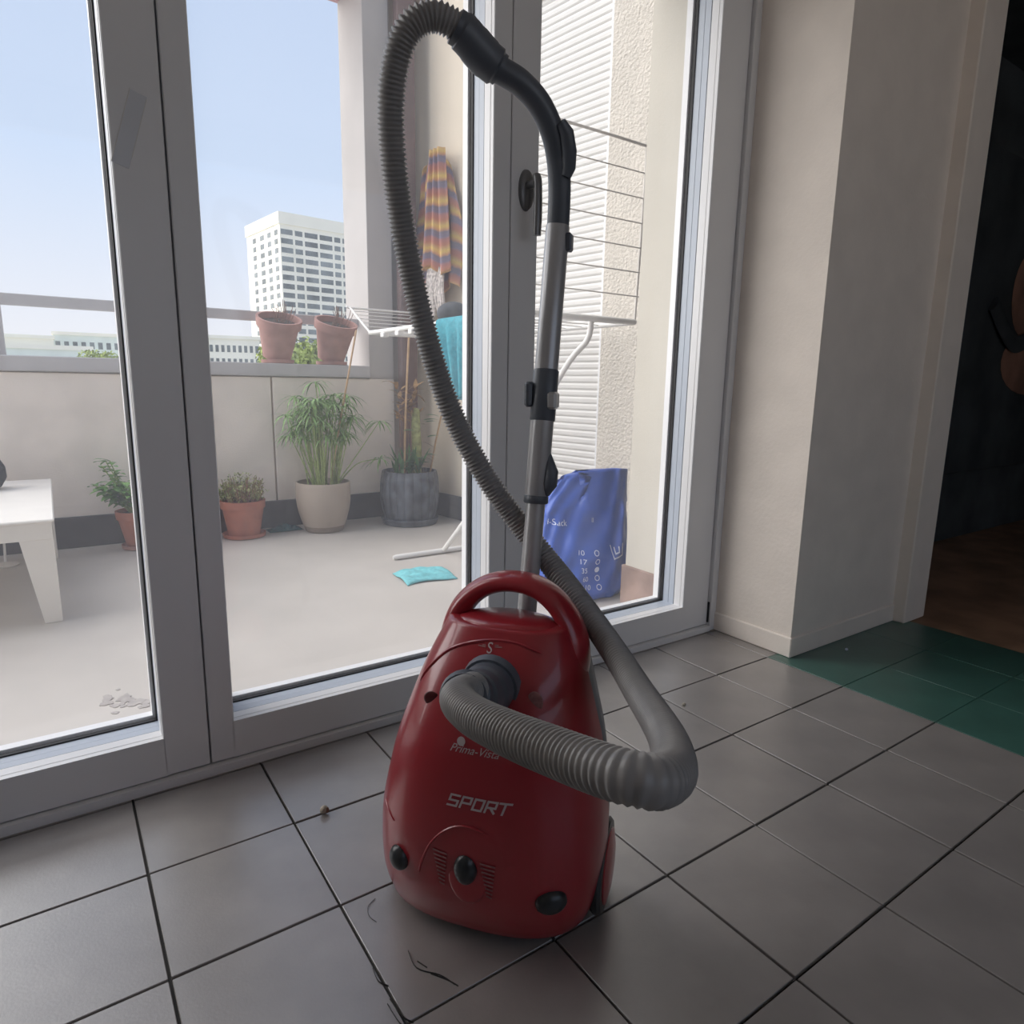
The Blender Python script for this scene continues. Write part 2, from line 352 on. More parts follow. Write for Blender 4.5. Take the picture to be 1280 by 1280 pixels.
# ---- balcony
struct(MB().box(-3.5, 1.45+.17, -.2, 2.75, 4.35, -.001).obj('floor_balcony', 'balfloor'), 'smooth beige balcony floor')
pw = struct(MB().box(-3.5, 3.99, -.2, 1.655, 4.33, .885).obj('wall_far', 'concrete'), 'low concrete parapet wall of the balcony')
for x0, x1 in ((-3.5, -1.7), (-1.69, -.30), (-.29, 1.055), (1.065, 1.815)):
    MB().bbox(x0, 3.96, 0, x1, 3.995, .868, .003).obj('concrete_panel', 'concrete', pw)
MB().bbox(-3.5, 3.948, .872, 1.655, 4.36, .945, .004).obj('sill', 'steel', pw, label='grey coping on top of the parapet')
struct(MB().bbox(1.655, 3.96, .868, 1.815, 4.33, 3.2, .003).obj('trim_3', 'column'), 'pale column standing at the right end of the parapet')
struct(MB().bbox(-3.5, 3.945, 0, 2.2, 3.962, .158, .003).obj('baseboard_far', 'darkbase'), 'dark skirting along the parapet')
struct(MB().box(-3.5, 3.9, 3.08, 2.6, 4.335, 3.3).obj('trim_4', 'soffit'), 'pinkish beam over the balcony opening')
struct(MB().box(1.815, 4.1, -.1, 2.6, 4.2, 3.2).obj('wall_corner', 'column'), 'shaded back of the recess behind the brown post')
rl = thing('balcony_railing', 'flat grey handrail along the top of the balcony parapet', 'railing', (0, 4.14, .94))
MB().bbox(-3.5, -.02, .245, 1.53, .02, .300, .004).obj('top_rail', 'steel', rl)
for x in (-2.4, -1.27, -.165): MB().bbox(x-.022, -.012, 0, x+.022, .012, .247, .002).obj('post', 'steel', rl)
MB().bbox(1.525, -.016, .25, 1.657, .016, .295, .003).obj('rail_end', 'steel', rl)
tag(MB().bbox(1.835, 3.885, 0, 1.945, 3.943, 3.2, .004).obj('steel_post', 'rust'), 'brown steel post in the corner behind the blue-grey planter', 'post')
# angled side wall
WP, WD = Vector((2.056, 3.825, 0)), Vector((.148, -.989, 0)).normalized()      # runs towards the door
WN = Vector((-WD.y*-1, -WD.x, 0)); WN = Vector((WD.y, -WD.x, 0)); WN = WN if WN.x < 0 else -WN
wm = Matrix(((WD.x, WN.x, 0, WP.x), (WD.y, WN.y, 0, WP.y), (0, 0, 1, 0), (0, 0, 0, 1)))    # local: x along, y towards balcony, z up
def onwall(mb): mb.v = [tuple(wm @ Vector(v)) for v in mb.v]; return mb
struct(onwall(MB().box(-.35, -.15, -.1, .45, 0, 3.2).box(.45, -.15, -.1, 1.32, -.06, 3.2).box(.45, -.15, 2.72, 1.32, 0, 3.2).box(.45, -.15, -.1, 1.32, 0, .12)).obj('wall_side', 'cream'), 'cream side wall of the balcony')
struct(onwall(MB().box(1.32, -.15, -.1, 2.2, 0.0, 3.2)).obj('wall_strip', 'rough'), 'strip of rough render between the shutter and the facade')
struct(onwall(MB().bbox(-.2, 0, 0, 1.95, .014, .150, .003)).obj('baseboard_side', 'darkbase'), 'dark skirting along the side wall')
sh = struct(onwall(MB().box(.455, -.045, .125, .475, -.012, 2.72).box(1.30, -.045, .125, 1.318, -.012, 2.72)).obj('window_1', 'pvc'), 'window closed with a white roller shutter')
sl = MB(); sl.add([(.476, -.024, 0), (1.299, -.024, 0), (1.299, -.019, .010), (.476, -.019, .010), (1.299, -.018, .024), (.476, -.018, .024), (1.299, -.022, .0338), (.476, -.022, .0338)], [(0, 1, 2, 3), (3, 2, 4, 5), (5, 4, 6, 7)])
onwall(sl); sm = sl.mesh('slat', 'slat')
for k in range(75):
    o = bpy.data.objects.new('slat', sm); COL.objects.link(o); o.parent = sh; o.location = (0, 0, .14+k*.0344)
# ================================================================== VACUUM CLEANER
vac = thing('vacuum_cleaner', 'red upright-parked vacuum cleaner with grey corrugated hose and telescopic tube', 'vacuum cleaner', (.612, .851, 0), math.atan2(-.788, .616))
ZW = [0, .02, .05, .08, .15, .21, .28, .306, .357, .42, .447, .487, .51]; WW = [.150, .166, .178, .182, .184, .18, .167, .163, .147, .128, .118, .10, .088]
ZF = [0, .033, .1, .196, .262, .33, .359, .417, .46, .487, .51]; FF = [.155, .18, .208, .222, .219, .21, .203, .178, .150, .125, .11]
def interp(x, xs, ys):
    if x <= xs[0]: return ys[0]
    for i in range(len(xs)-1):
        if x <= xs[i+1]:
            t = (x-xs[i])/(xs[i+1]-xs[i]); return ys[i]+(ys[i+1]-ys[i])*t
    return ys[-1]
def smooth_i(x, xs, ys): return sum(interp(x+k*.012, xs, ys) for k in (-2, -1, 0, 1, 2))/5 if .03 < x < .48 else interp(x, xs, ys)
EXPN = 2.7
def wz(z): return smooth_i(z, ZW, WW)
def fz(z): return smooth_i(z, ZF, FF)
def cz(z): return -.025+.05*z
SEAM = .055
def surf(u, z):
    s = min(abs(u-cz(z))/wz(z), .9999); return SEAM+(fz(z)-SEAM)*(1-s**EXPN)**(1/EXPN)
def onsurf(u, z, off=0.001): return (u, -surf(u, z)-off, z)
def section(z, k=1.0, n=28):
    w, f, c = wz(z)*k, SEAM+(fz(z)-SEAM)*k, cz(z); out = []
    for i in range(n+1):
        a = math.pi*i/n; ca, sa = math.cos(a), math.sin(a)
        out.append((c+w*math.copysign(abs(ca)**(2/EXPN), ca), -(SEAM+(f-SEAM)*abs(sa)**(2/EXPN)), z))
    return out
def loft(secs, closed=True, cap0=True, cap1=True):
    mb = MB(); n = len(secs[0]); vs = [p for s in secs for p in s]; fs = []
    for i in range(len(secs)-1):
        for k in range(n if closed else n-1):
            k2 = (k+1) % n; fs.append((i*n+k, (i+1)*n+k, (i+1)*n+k2, i*n+k2))
    if cap0: fs.append(tuple(range(n)))
    if cap1: fs.append(tuple((len(secs)-1)*n+k for k in reversed(range(n))))
    return mb.add(vs, fs)
secs = [section(.017, .90), section(.019, .95), section(.024, .985)]+[section(.03+.0115*i) for i in range(40)]
top = section(.487); cz0 = cz(.49)
secs += [[(cz0+(x-cz0)*k, -.06+(y+.06)*k, z+dz) for x, y, z in top] for k, dz in ((.985, .004), (.95, .007), (.90, .008))]
body = loft(secs).obj('body_shell', 'red', vac, True)
loft([section(.001, .84), section(.016, .88), section(.026, .90)]).obj('base_foot_shade', 'black', vac, True)  # black foot, added to darken the shadow under the shell
# lens shaped panel on top
def lens(k, z): return [(cz0+.083*k*math.cos(a), -.072+(.050*k)*math.sin(a), z+.012*math.cos(a)*0) for a in [2*math.pi*i/40 for i in range(40)]]
loft([lens(1, .482), lens(1.0, .490), lens(.93, .4955), lens(.75, .4995), lens(.45, .502), lens(.1, .503)]).obj('top_panel', 'red', vac, True)
# dark underside with side bands
def bsec(z, k=1.0, top_=0):
    w, c = wz(z)*k, cz(z); y0 = -SEAM+.0015
    pts = [(c+w*.985, y0), (c+w*.985, y0+.02), (c+w*.955, y0+.055), (c+w*.85, y0+.078), (c+w*.6, y0+.085), (c, y0+.086)]
    pts += [(2*c-x, y) for x, y in reversed(pts[:-1])]
    return [(x, y, z) for x, y in pts]
loft([bsec(.006, .93), bsec(.012, .97)]+[bsec(.025+.02*i) for i in range(22)]+[bsec(.455, .96), bsec(.460, .9)]).obj('underside', 'dark', vac, True, label='dark grey base shell')
# carrying handle arch
arch = spline([(-.092, -.050, .395), (-.100, -.048, .432), (-.098, -.046, .466), (-.085, -.044, .500), (-.060, -.042, .527), (-.028, -.040, .5425), (.010, -.040, .546), (.044, -.041, .5375), (.073, -.043, .516), (.094, -.045, .484), (.104, -.048, .445), (.100, -.050, .400)], 8)
na = len(arch)-1
MB().tube(arch, [.0162+.0055*abs(i/na*2-1)**2 for i in range(na+1)], 22, flat=2.0, up=(1, 0, 0)).obj('carrying_handle', 'red', vac, True, label='red arched carrying handle')
# styling ridges
def ridge(uz, name, m='red', r=.0022):
    pts = [onsurf(p.x, p.y, .0002) for p in spline([(u, z, 0) for u, z in uz], 8)]
    return MB().tube(pts, [r*min(1, i/3, (len(pts)-1-i)/3)+.0002 for i in range(len(pts))], 6).obj(name, m, vac, True)
ridge([(-.118, .405), (-.102, .43), (-.069, .462), (-.022, .479), (.03, .481), (.07, .470)], 'ridge')
ridge([(-.092, .13), (-.085, .155), (-.066, .197), (-.039, .226), (-.011, .236), (.02, .230)], 'ridge', r=.0016)
ridge([(-.165, .215), (-.150, .207), (-.136, .200)], 'ridge', r=.0012)
# notch, oval mark, pedals, slider
MB().ell((0, 0, 0), (.013, .0025, .012)).obj('notch_shade', 'redshade', vac, True).location = onsurf(-.084, .396, -.001)  # flat dark red oval paints the shade of a recess
MB().ell((0, 0, 0), (.012, .003, .016)).obj('worn_spot', 'printdim', vac, True).location = onsurf(.07, .413, -.0015)
def knob(u, z, rx, rz, name, lab, tilt=0):
    n0 = Vector(onsurf(u+.004, z))-Vector(onsurf(u-.004, z)); ang = math.atan2(n0.y, n0.x)
    o = MB().ell((0, 0, 0), (rx, .014, rz), 20, 12).obj(name, 'black', vac, True, label=lab); o.location = onsurf(u, z, .0); o.rotation_euler = (0, tilt, ang)
    return o
knob(-.128, .142, .018, .020, 'pedal', 'black round pedal at the left')
knob(.107, .120, .024, .019, 'pedal', 'black oval pedal at the right')
sk = MB().ell((0, 0, 0), (.030, .004, .044), 24, 10).obj('slider_recess', 'red', vac, True); sk.location = onsurf(-.012, .150, -.002)
knob(-.013, .166, .0175, .024, 'power_slider', 'black oval power slider')
# prints
def printed(vs, fs, u0, z0, name, m, off=.0012, rot=0):
    mb = MB(); c, s = math.cos(rot), math.sin(rot)
    mb.add([onsurf(u0+v.x*c-v.y*s, z0+v.x*s+v.y*c, off) for v in vs], fs); return mb.obj(name, m, vac)
def strokes(lines, wd, sc, shear):
    vs = []; fs = []
    for (x0, y0), (x1, y1) in lines:
        dx, dy = x1-x0, y1-y0; L = math.hypot(dx, dy); dx, dy = dx/L, dy/L; nx, ny = -dy*wd/2, dx*wd/2; ex, ey = dx*wd/2, dy*wd/2; k = max(2, int(L/.25))
        o = len(vs)
        for i in range(k+1):
            t = i/k; ax = x0-ex+(x1-x0+2*ex)*t; ay = y0-ey+(y1-y0+2*ey)*t
            for sg in (1, -1):
                X, Y = ax+sg*nx, ay+sg*ny; vs.append(Vector(((X+shear*Y)*sc, Y*sc, 0)))
        fs += [(o+2*i, o+2*i+1, o+2*i+3, o+2*i+2) for i in range(k)]
    return vs, fs
def glyph(ch, x):
    G = {'S': [((0, 0), (1, 0)), ((1, 0), (1, .5)), ((1, .5), (0, .5)), ((0, .5), (0, 1)), ((0, 1), (1, 1))], 'P': [((0, 0), (0, 1)), ((0, 1), (1, 1)), ((1, 1), (1, .45)), ((1, .45), (0, .45))],
         'O': [((0, 0), (0, 1)), ((0, 1), (1, 1)), ((1, 1), (1, 0)), ((1, 0), (0, 0))], 'R': [((0, 0), (0, 1)), ((0, 1), (1, 1)), ((1, 1), (1, .45)), ((1, .45), (0, .45)), ((.45, .45), (1, 0))], 'T': [((.5, 0), (.5, 1)), ((-.1, 1), (1.1, 1))]}
    return [((a[0]*.82+x, a[1]), (b[0]*.82+x, b[1])) for a, b in G[ch]]
ln = []
for i, ch in enumerate('SPORT'): ln += glyph(ch, i*1.17-2.75)
vs, fs = strokes([((a, b-.5), (c_, d_-.5)) for (a, b), (c_, d_) in ln], .20, .0158, .35)
printed(vs, fs, .006, .272, 'sport_lettering', 'print', rot=R(0))['label'] = 'pale grey lettering SPORT'
vs, fs = textmesh('Prima-Vista', .0158, .45); printed(vs, fs, -.006, .3455, 'script_lettering', 'print', rot=R(0))['label'] = 'pale script lettering'
vs = [Vector((.0062*math.cos(a), .0062*math.sin(a), 0)) for a in [2*math.pi*i/20 for i in range(20)]]
printed(vs, [tuple(range(20))], -.026, .3555, 'print_dot', 'print')
vs, fs = textmesh('S', .019); printed(vs, fs, -.007, .472, 'letter_mark', 'print')
vs, fs = strokes([((-2.0, -.03), (-.85, -.1)), ((.85, .05), (1.9, .12)), ((-1.3, .12), (-.85, .12)), ((.85, .28), (1.3, .3))], .16, .009, 0); printed(vs, fs, -.007, .474, 'mark_lines', 'printdim')
def bars(u, z, nm):
    ls = []
    for i in range(9):
        w = .0085*(1-i/9.5)+.0012; ls.append(((-w, -i*.0072), (w, -i*.0072-.002)))
    vs, fs = strokes(ls, .0032, 1, 0); printed(vs, fs, u, z, nm, 'printdim')
bars(-.052, .187, 'power_scale'); bars(.021, .182, 'power_scale')
# wheels
for sgn in (1, -1):
    u = cz(.09)+sgn*.176
    t = MB().lathe([(.062, -.009), (.070, -.009), (.0745, -.004), (.0745, .004), (.070, .009), (.060, .010)], 36, cap=True)
    t.v = [(u+sgn*z, -.058+x+.028, .0755+y) for x, y, z in t.v]; w = t.obj('wheel', 'black', vac, True)
    t = MB().lathe([(.060, .0), (.058, .012), (.04, .016), (.012, .018)], 32); t.v = [(u+sgn*z, -.058+x+.028, .0755+y) for x, y, z in t.v]; t.obj('hub_cap', 'red', w, True)
# socket elbow
el = spline([(.004, -.155, .428), (.004, -.195, .430), (.002, -.232, .440), (.004, -.265, .458), (.012, -.290, .470), (.020, -.312, .480)], 8)
MB().tube(el, [.039]*4+[.038]*6+[.036]*8+[.033]*8+[.0285]*(len(el)-26), 24).obj('hose_socket', 'dark', vac, True, label='dark swivelling hose elbow')
rg = MB(); rg.tube([onsurf(.004, .428, -.01), onsurf(.004, .428, .004)], [.0445, .042], 28); rg.obj('socket_collar', 'dark', vac, True)
# corrugated hose
HP = [(0.021,-0.280,0.478),(0.028,-0.350,0.499),(0.068,-0.410,0.515),(0.128,-0.473,0.538),(0.184,-0.523,0.558),(0.226,-0.559,0.573),(0.253,-0.571,0.578),(0.269,-0.556,0.571),(0.275,-0.490,0.545),(0.260,-0.355,0.499),(0.213,-0.169,0.453),(0.151,-0.032,0.458),(0.070,0.058,0.508),(-0.015,0.105,0.579),(-0.095,0.095,0.683),(-0.155,0.073,0.801),(-0.189,0.046,0.927),(-0.210,0.017,1.061),(-0.213,-0.017,1.182),(-0.202,-0.040,1.271),(-0.174,-0.050,1.334),(-0.139,-0.038,1.357),(-0.106,-0.014,1.349)]
hp = resample(spline(HP, 24), .0066/5)
def sstep(a, b, x): t = min(1, max(0, (x-a)/(b-a))); return t*t*(3-2*t)
rr = [.0188+((.0168, .0168, .0194, .0208, .0194)[i % 5]-.0188)*(1-.6*sstep(.15, .25, p.x)*sstep(-.15, -.45, p.y)) for i, p in enumerate(hp)]
MB().tube(hp, rr, 22).obj('corrugated_hose', 'hose', vac, 'full')
# grip and cuff
MB().tube(spline([(-.112, -.018, 1.350), (-.101, -.008, 1.343), (-.080, .017, 1.322), (-.060, .033, 1.308)], 8), [.0235]*6+[.026]*6+[.027]*6+[.026]*4+[.022]*3, 24).obj('hose_cuff', 'dark', vac, True)
gp = spline([(-.066, .028, 1.312), (-.060, .033, 1.308), (-.034, .050, 1.295), (-.011, .073, 1.273), (.004, .095, 1.242), (.0105, .114, 1.207), (.0115, .128, 1.164), (.0075, .141, 1.105)], 8)
MB().tube(gp, .0185, 22).obj('grip', 'dark', vac, True, label='dark curved grip')
MB().tube([(.022, .082, 1.247), (.029, .092, 1.235), (.031, .104, 1.212), (.029, .113, 1.190), (.024, .114, 1.178)], [.008, .0115, .0125, .0115, .009], 12).obj('air_slide', 'dark', vac, True)
# telescopic tube
TB, TT = Vector((-.010, .052, .40)), Vector((.0075, .141, 1.115))
def tl(z): t = (z-TB.z)/(TT.z-TB.z); return TB+(TT-TB)*t
MB().tube([tl(.36), tl(.66)], .0165, 24).obj('inner_tube', 'tube', vac, True)
MB().tube([tl(.655), tl(.657), tl(1.108), tl(1.110)], [.019, .0198, .0198, .019], 24).obj('outer_tube', 'tube', vac, True)
MB().tube([tl(.650), tl(.652), tl(.662), tl(.664)], [.0195, .0212, .0212, .0195], 24).obj('tube_collar', 'dark', vac, True)
MB().tube([tl(.79), tl(.792), tl(.873), tl(.875)], [.0205, .0217, .0217, .0205], 24).obj('tube_clip', 'dark', vac, True, label='dark clip round the tube')
p = tl(.835); MB().bbox(p.x-.030, p.y-.022, p.z-.022, p.x-.017, p.y+.004, p.z+.02, .004).obj('clip_lever', 'dark', vac)
p = tl(.835); MB().bbox(p.x+.010, p.y-.024, p.z-.025, p.x+.026, p.y+.004, p.z+.004, .004).obj('clip_hook', 'tube', vac)
p = tl(.70); MB().tube([tl(.667)+Vector((.015, 0, 0)), tl(.685)+Vector((.023, -.004, 0)), tl(.705)+Vector((.024, -.004, 0)), tl(.735)+Vector((.014, 0, 0))], [.008, .013, .012, .006], 10).obj('slide_button', 'dark', vac, True)
p = tl(1.085); MB().bbox(p.x+.014, p.y-.01, p.z-.017, p.x+.027, p.y+.01, p.z+.012, .003).obj('latch', 'dark', vac)
# ================================================================== BALCONY THINGS
def pot_profile(mb, r0, r1, h, rim=0, wall=.012, bulge=0, n=36, mod=None):
    prof = [(r0*.92, 0), (r0, .004)]
    for i in range(1, 9):
        t = i/8; prof.append((r0+(r1-r0)*t+bulge*math.sin(math.pi*t), .004+(h-.004)*t*(.78 if rim else 1)))
    if rim: prof += [(r1+rim, h*.785), (r1+rim*1.3, h)]
    ro = prof[-1][0]; prof += [(ro-wall, h), (ro-wall-.004, h-.05)]
    return mb.lathe(prof, n, mod=mod, cap=False).add([], [])
def soil(root, r, z, m='soil'): MB().lathe([(r, z-.01), (r, z), (r*.5, z+.006), (.001, z+.008)], 24, cap=False).obj('soil', m, root, True)
def leaf_strip(mb, p, d, L, w, droop, n=6):
    p = Vector(p); d = Vector(d).normalized(); pts = []; ws = []
    q = p.copy(); dd = d.copy()
    for i in range(n+1):
        t = i/n; pts.append(q.copy()); ws.append(w*max(.12, math.sin(math.pi*min(.96, .15+.85*t)))); q = q+dd*(L/n); dd = (dd+Vector((0, 0, -droop/n))).normalized()
    side = d.cross(Vector((0, 0, 1))); side = side if side.length > .05 else Vector((1, 0, 0))
    mb.strip(pts, ws, side)
def blade_leaf(mb, p, d, L, w, droop): leaf_strip(mb, p, d, L, w, droop, 5)
# beige pot with papyrus
pp = thing('potted_papyrus', 'tall umbrella papyrus in a taupe pot standing against the parapet', 'potted plant', (1.262, 3.74, 0))
pot_profile(MB(), .105, .150, .285, wall=.008, bulge=.020).obj('pot', 'beige', pp, True)
MB().lathe([(.098, .0005), (.1062, .004), (.1225, .052)], 36, cap=False).obj('pot_foot', 'taupedark', pp, True)
soil(pp, .139, .25)
st, lf = MB(), MB(); rnd = random.Random(3)
tops = []
for i in range(44):
    a, r = rnd.uniform(0, 6.28), .085*math.sqrt(rnd.random()); b = Vector((r*math.cos(a), r*math.sin(a), .25)); H = rnd.uniform(.28, .52)
    tpnt = b+Vector((math.cos(a)*rnd.uniform(.02, .13), math.sin(a)*rnd.uniform(.02, .10), H)); tops.append((b, tpnt))
tops += [(Vector((.06, -.02, .25)), Vector((.33, -.05, .62))), (Vector((-.04, -.02, .25)), Vector((-.20, -.05, .66))), (Vector((0, 0, .25)), Vector((-.02, .0, .84))), (Vector((-.05, 0, .25)), Vector((-.17, .02, .55))), (Vector((.08, 0, .25)), Vector((.34, -.03, .40)))]
for k, (b, tpnt) in enumerate(tops):
    mid = (b+tpnt)/2+Vector((rnd.uniform(-.01, .01), 0, .05 if k == len(tops)-1 else .01)); st.tube(spline([b, mid, tpnt], 5), [.0042-.0002*j for j in range(11)], 5)
    ns = 15
    for j in range(ns):
        a = 6.28*j/ns+rnd.uniform(-.2, .2); leaf_strip(lf, tpnt, (math.cos(a), math.sin(a), rnd.uniform(-.2, .6)), rnd.uniform(.09, .16), .0048, rnd.uniform(.9, 2.4))
lf.v = [(x, min(y, .205), z) for x, y, z in lf.v]; st.obj('stems', 'stem', pp, True, kind='stuff'); lf.obj('leaves', 'leaf', pp, kind='stuff')
MB().tube([(.03, -.03, .25), (.075, -.06, .55), (.185, -.10, 1.13)], .0055, 8).obj('bamboo_cane', 'bamboo', pp, True)
# blue grey fluted planter
gp_ = thing('grey_planter', 'blue-grey fluted planter with mixed plants in the balcony corner', 'potted plant', (1.785, 3.69, 0))
pr = [(.13, .03), (.150, .035), (.168, .10), (.178, .18), (.174, .26), (.162, .325), (.152, .325), (.148, .28)]
MB().lathe(pr, 160, cap=False, mod=lambda w, z: .97+.050*abs(math.sin(w*10))**.7 if z > .03 else 1).obj('pot', 'bluegrey', gp_, True)
MB().lathe([(.13, 0), (.165, .002), (.175, .035), (.168, .040), (.155, .032), (.01, .03)], 40).obj('saucer', 'bluegrey', gp_, True)
soil(gp_, .150, .30)
st, lf, ld, tw = MB(), MB(), MB(), MB(); rnd = random.Random(11)
MB().tube(spline([(.045, .0, .29), (.05, 0, .45), (.045, 0, .60), (.05, 0, .70)], 5), [.030, .031, .030, .031, .030, .030, .030, .030, .029, .028, .028, .027, .026, .024, .020, .012], 10).obj('cactus_column', 'leafpale', gp_, True)
for i in range(34):
    a = rnd.uniform(0, 6.28); z = rnd.uniform(.58, .82); x0 = rnd.uniform(-.08, .06)
    leaf_strip(ld, (x0, 0, z), (math.cos(a), math.sin(a)*.6, rnd.uniform(.2, 1.2)), rnd.uniform(.07, .14), .013, rnd.uniform(.4, 1.6))
for x, z in ((.09, .62), (.10, .53), (.075, .63), (-.06, .57), (.085, .42), (-.02, .36), (-.06, .38), (.01, .40), (-.08, .34), (.03, .37), (-.04, .43), (.10, .66)):
    a = rnd.uniform(-.6, .6); leaf_strip(lf, (x, -.05, z), (math.cos(a), -.3, .3), rnd.uniform(.06, .10), .027, rnd.uniform(.3, 1.2))
for i in range(30):
    a = rnd.uniform(0, 6.28); leaf_strip(lf, (rnd.uniform(-.1, .05), rnd.uniform(-.08, .05), .31), (math.cos(a)*.5, math.sin(a)*.4, 1), rnd.uniform(.08, .20), .011, rnd.uniform(.2, 1))
for x in (-.07, -.05, -.02, .0, .02): st.tube([(x, 0, .30), (x+.01, -.01, .5), (x+.005, 0, .72)], .003, 5)
for z in (.50, .43, .41): blade_leaf(tw, (.07, -.04, z), (1, -.2, -.35), .10, .010, .5)
st.obj('stems', 'twig', gp_, True, kind='stuff'); lf.obj('leaves', 'leafdark', gp_, kind='stuff'); ld.obj('dry_rosette', 'leafdry', gp_, kind='stuff'); tw.obj('dead_leaves', 'twig', gp_, kind='stuff')
MB().tube([(-.05, -.03, .28), (-.035, -.03, .70), (-.01, -.04, 1.16)], .0065, 8).obj('bamboo_cane', 'bamboo', gp_, True)
MB().tube([(.125, -.02, .28), (.16, -.04, .50), (.20, -.06, .70)], .006, 8).obj('bamboo_cane', 'bamboo', gp_, True)
# terracotta with thyme
def saucer(x, y, z, r, m, label, grp=None):
    o = MB().lathe([(r*.8, 0), (r*.97, .003), (r, .022), (r*.95, .022), (r*.86, .008), (.01, .007)], 36).obj('pot_saucer', m, None, True); o.location = (x, y, z); return tag(o, label, 'saucer', grp)
saucer(.832, 3.80, 0, .112, 'terra', 'round terracotta saucer under the low bushy herb pot')
tt = thing('potted_thyme', 'round terracotta pot of low bushy grey-green herb on the balcony floor', 'potted plant', (.832, 3.80, .010))
pot_profile(MB(), .082, .107, .195, rim=.008, wall=.012).obj('pot', 'terra', tt, True); soil(tt, .100, .178)
lf, st = MB(), MB(); rnd = random.Random(5)
for i in range(330):
    a, r = rnd.uniform(0, 6.28), .115*math.sqrt(rnd.random()); h_ = rnd.uniform(.07, .17)*(1-.4*(r/.115)**2)
    b = Vector((r*.85*math.cos(a), r*.85*math.sin(a), .178)); tpnt = b+Vector((math.cos(a)*r*.35, math.sin(a)*r*.35, h_))
    if i % 3 == 0: st.tube([b, tpnt], .0015, 4)
    for j in range(5):
        q = b+(tpnt-b)*rnd.uniform(.25, 1); w = rnd.uniform(0, 6.28); leaf_strip(lf, q, (math.cos(w), math.sin(w), .9), rnd.uniform(.012, .024), .0042, .3, 2)
lf.obj('leaves', 'leafpale', tt, kind='stuff'); st.obj('stems', 'twig', tt, kind='stuff')
# basil behind the stile
saucer(.325, 3.80, 0, .085, 'terrapink', 'small saucer under the basil pot beside the parapet')
bb = thing('potted_basil', 'small terracotta pot of leafy green basil by the parapet, partly behind the door stile', 'potted plant', (.325, 3.80, .010))
pot_profile(MB(), .060, .090, .185, rim=.008, wall=.010).obj('pot', 'terra', bb, True); soil(bb, .084, .168)
lf, st = MB(), MB(); rnd = random.Random(9)
for i in range(20):
    a = rnd.uniform(0, 6.28) if i < 13 else rnd.uniform(2.4, 3.9); L = rnd.uniform(.12, .29); b = Vector((.03*math.cos(a), .03*math.sin(a), .168)); tpnt = b+Vector((math.cos(a)*rnd.uniform(.05, .17), math.sin(a)*rnd.uniform(.03, .09), L))
    st.tube(spline([b, (b+tpnt)/2+Vector((0, 0, .02)), tpnt], 4), .0028, 5)
    for j in range(11):
        q = b+(tpnt-b)*rnd.uniform(.35, 1.02); w = rnd.uniform(0, 6.28); leaf_strip(lf, q, (math.cos(w), math.sin(w), rnd.uniform(-.2, .6)), rnd.uniform(.04, .075), rnd.uniform(.015, .024), rnd.uniform(.5, 1.5), 4)
lf.obj('leaves', 'basil', bb, kind='stuff'); st.obj('stems', 'stem', bb, True, kind='stuff')
# two pots on the coping
for i, (x, y, lab, slab, tilt) in enumerate(((1.125, 4.045, 'left weathered terracotta pot with dry twigs on the parapet coping', 'small saucer under the left pot on the coping', 0), (1.446, 4.045, 'right weathered terracotta pot with dry stalks on the coping near the column', 'small saucer under the right pot on the coping', 1))):
    saucer(x, y, .945, .092, 'terrapink', slab)
    t = thing('terracotta_pot', lab, 'pot', (x, y+.012, .981), 0); t.rotation_euler = (R(21), R(3*tilt), 0)
    pot_profile(MB(), .078, .110, .232, rim=.012, wall=.013).obj('pot', 'terrapink', t, True); soil(t, .100, .20)
    tw = MB(); rnd = random.Random(20+i)
    for k in range(16):
        a = rnd.uniform(0, 6.28); r = .07*rnd.random(); tw.tube([(r*math.cos(a), r*math.sin(a), .2), (r*1.2*math.cos(a)+.01, r*math.sin(a), .27), (r*1.5*math.cos(a), r*1.3*math.sin(a), rnd.uniform(.26, .33))], .0018, 4)
    tw.obj('twigs', 'twig', t, kind='stuff')
# teal cloth on the floor between pots
mb = MB(); rnd = random.Random(4); nx, ny = 14, 8
mb.add([(.97+.19*i/nx, 3.80+.11*j/ny, .002+(.03*abs(math.sin(i*1.1+j*.7))+.012*rnd.random())*math.sin(math.pi*i/nx)*math.sin(math.pi*j/ny)) for i in range(nx+1) for j in range(ny+1)], [(i*(ny+1)+j, (i+1)*(ny+1)+j, (i+1)*(ny+1)+j+1, i*(ny+1)+j+1) for i in range(nx) for j in range(ny)])
o = mb.obj('crumpled_cloth', 'teal', None, True); tag(o, 'dark teal crumpled cloth on the floor between herb pot and papyrus', 'cloth')
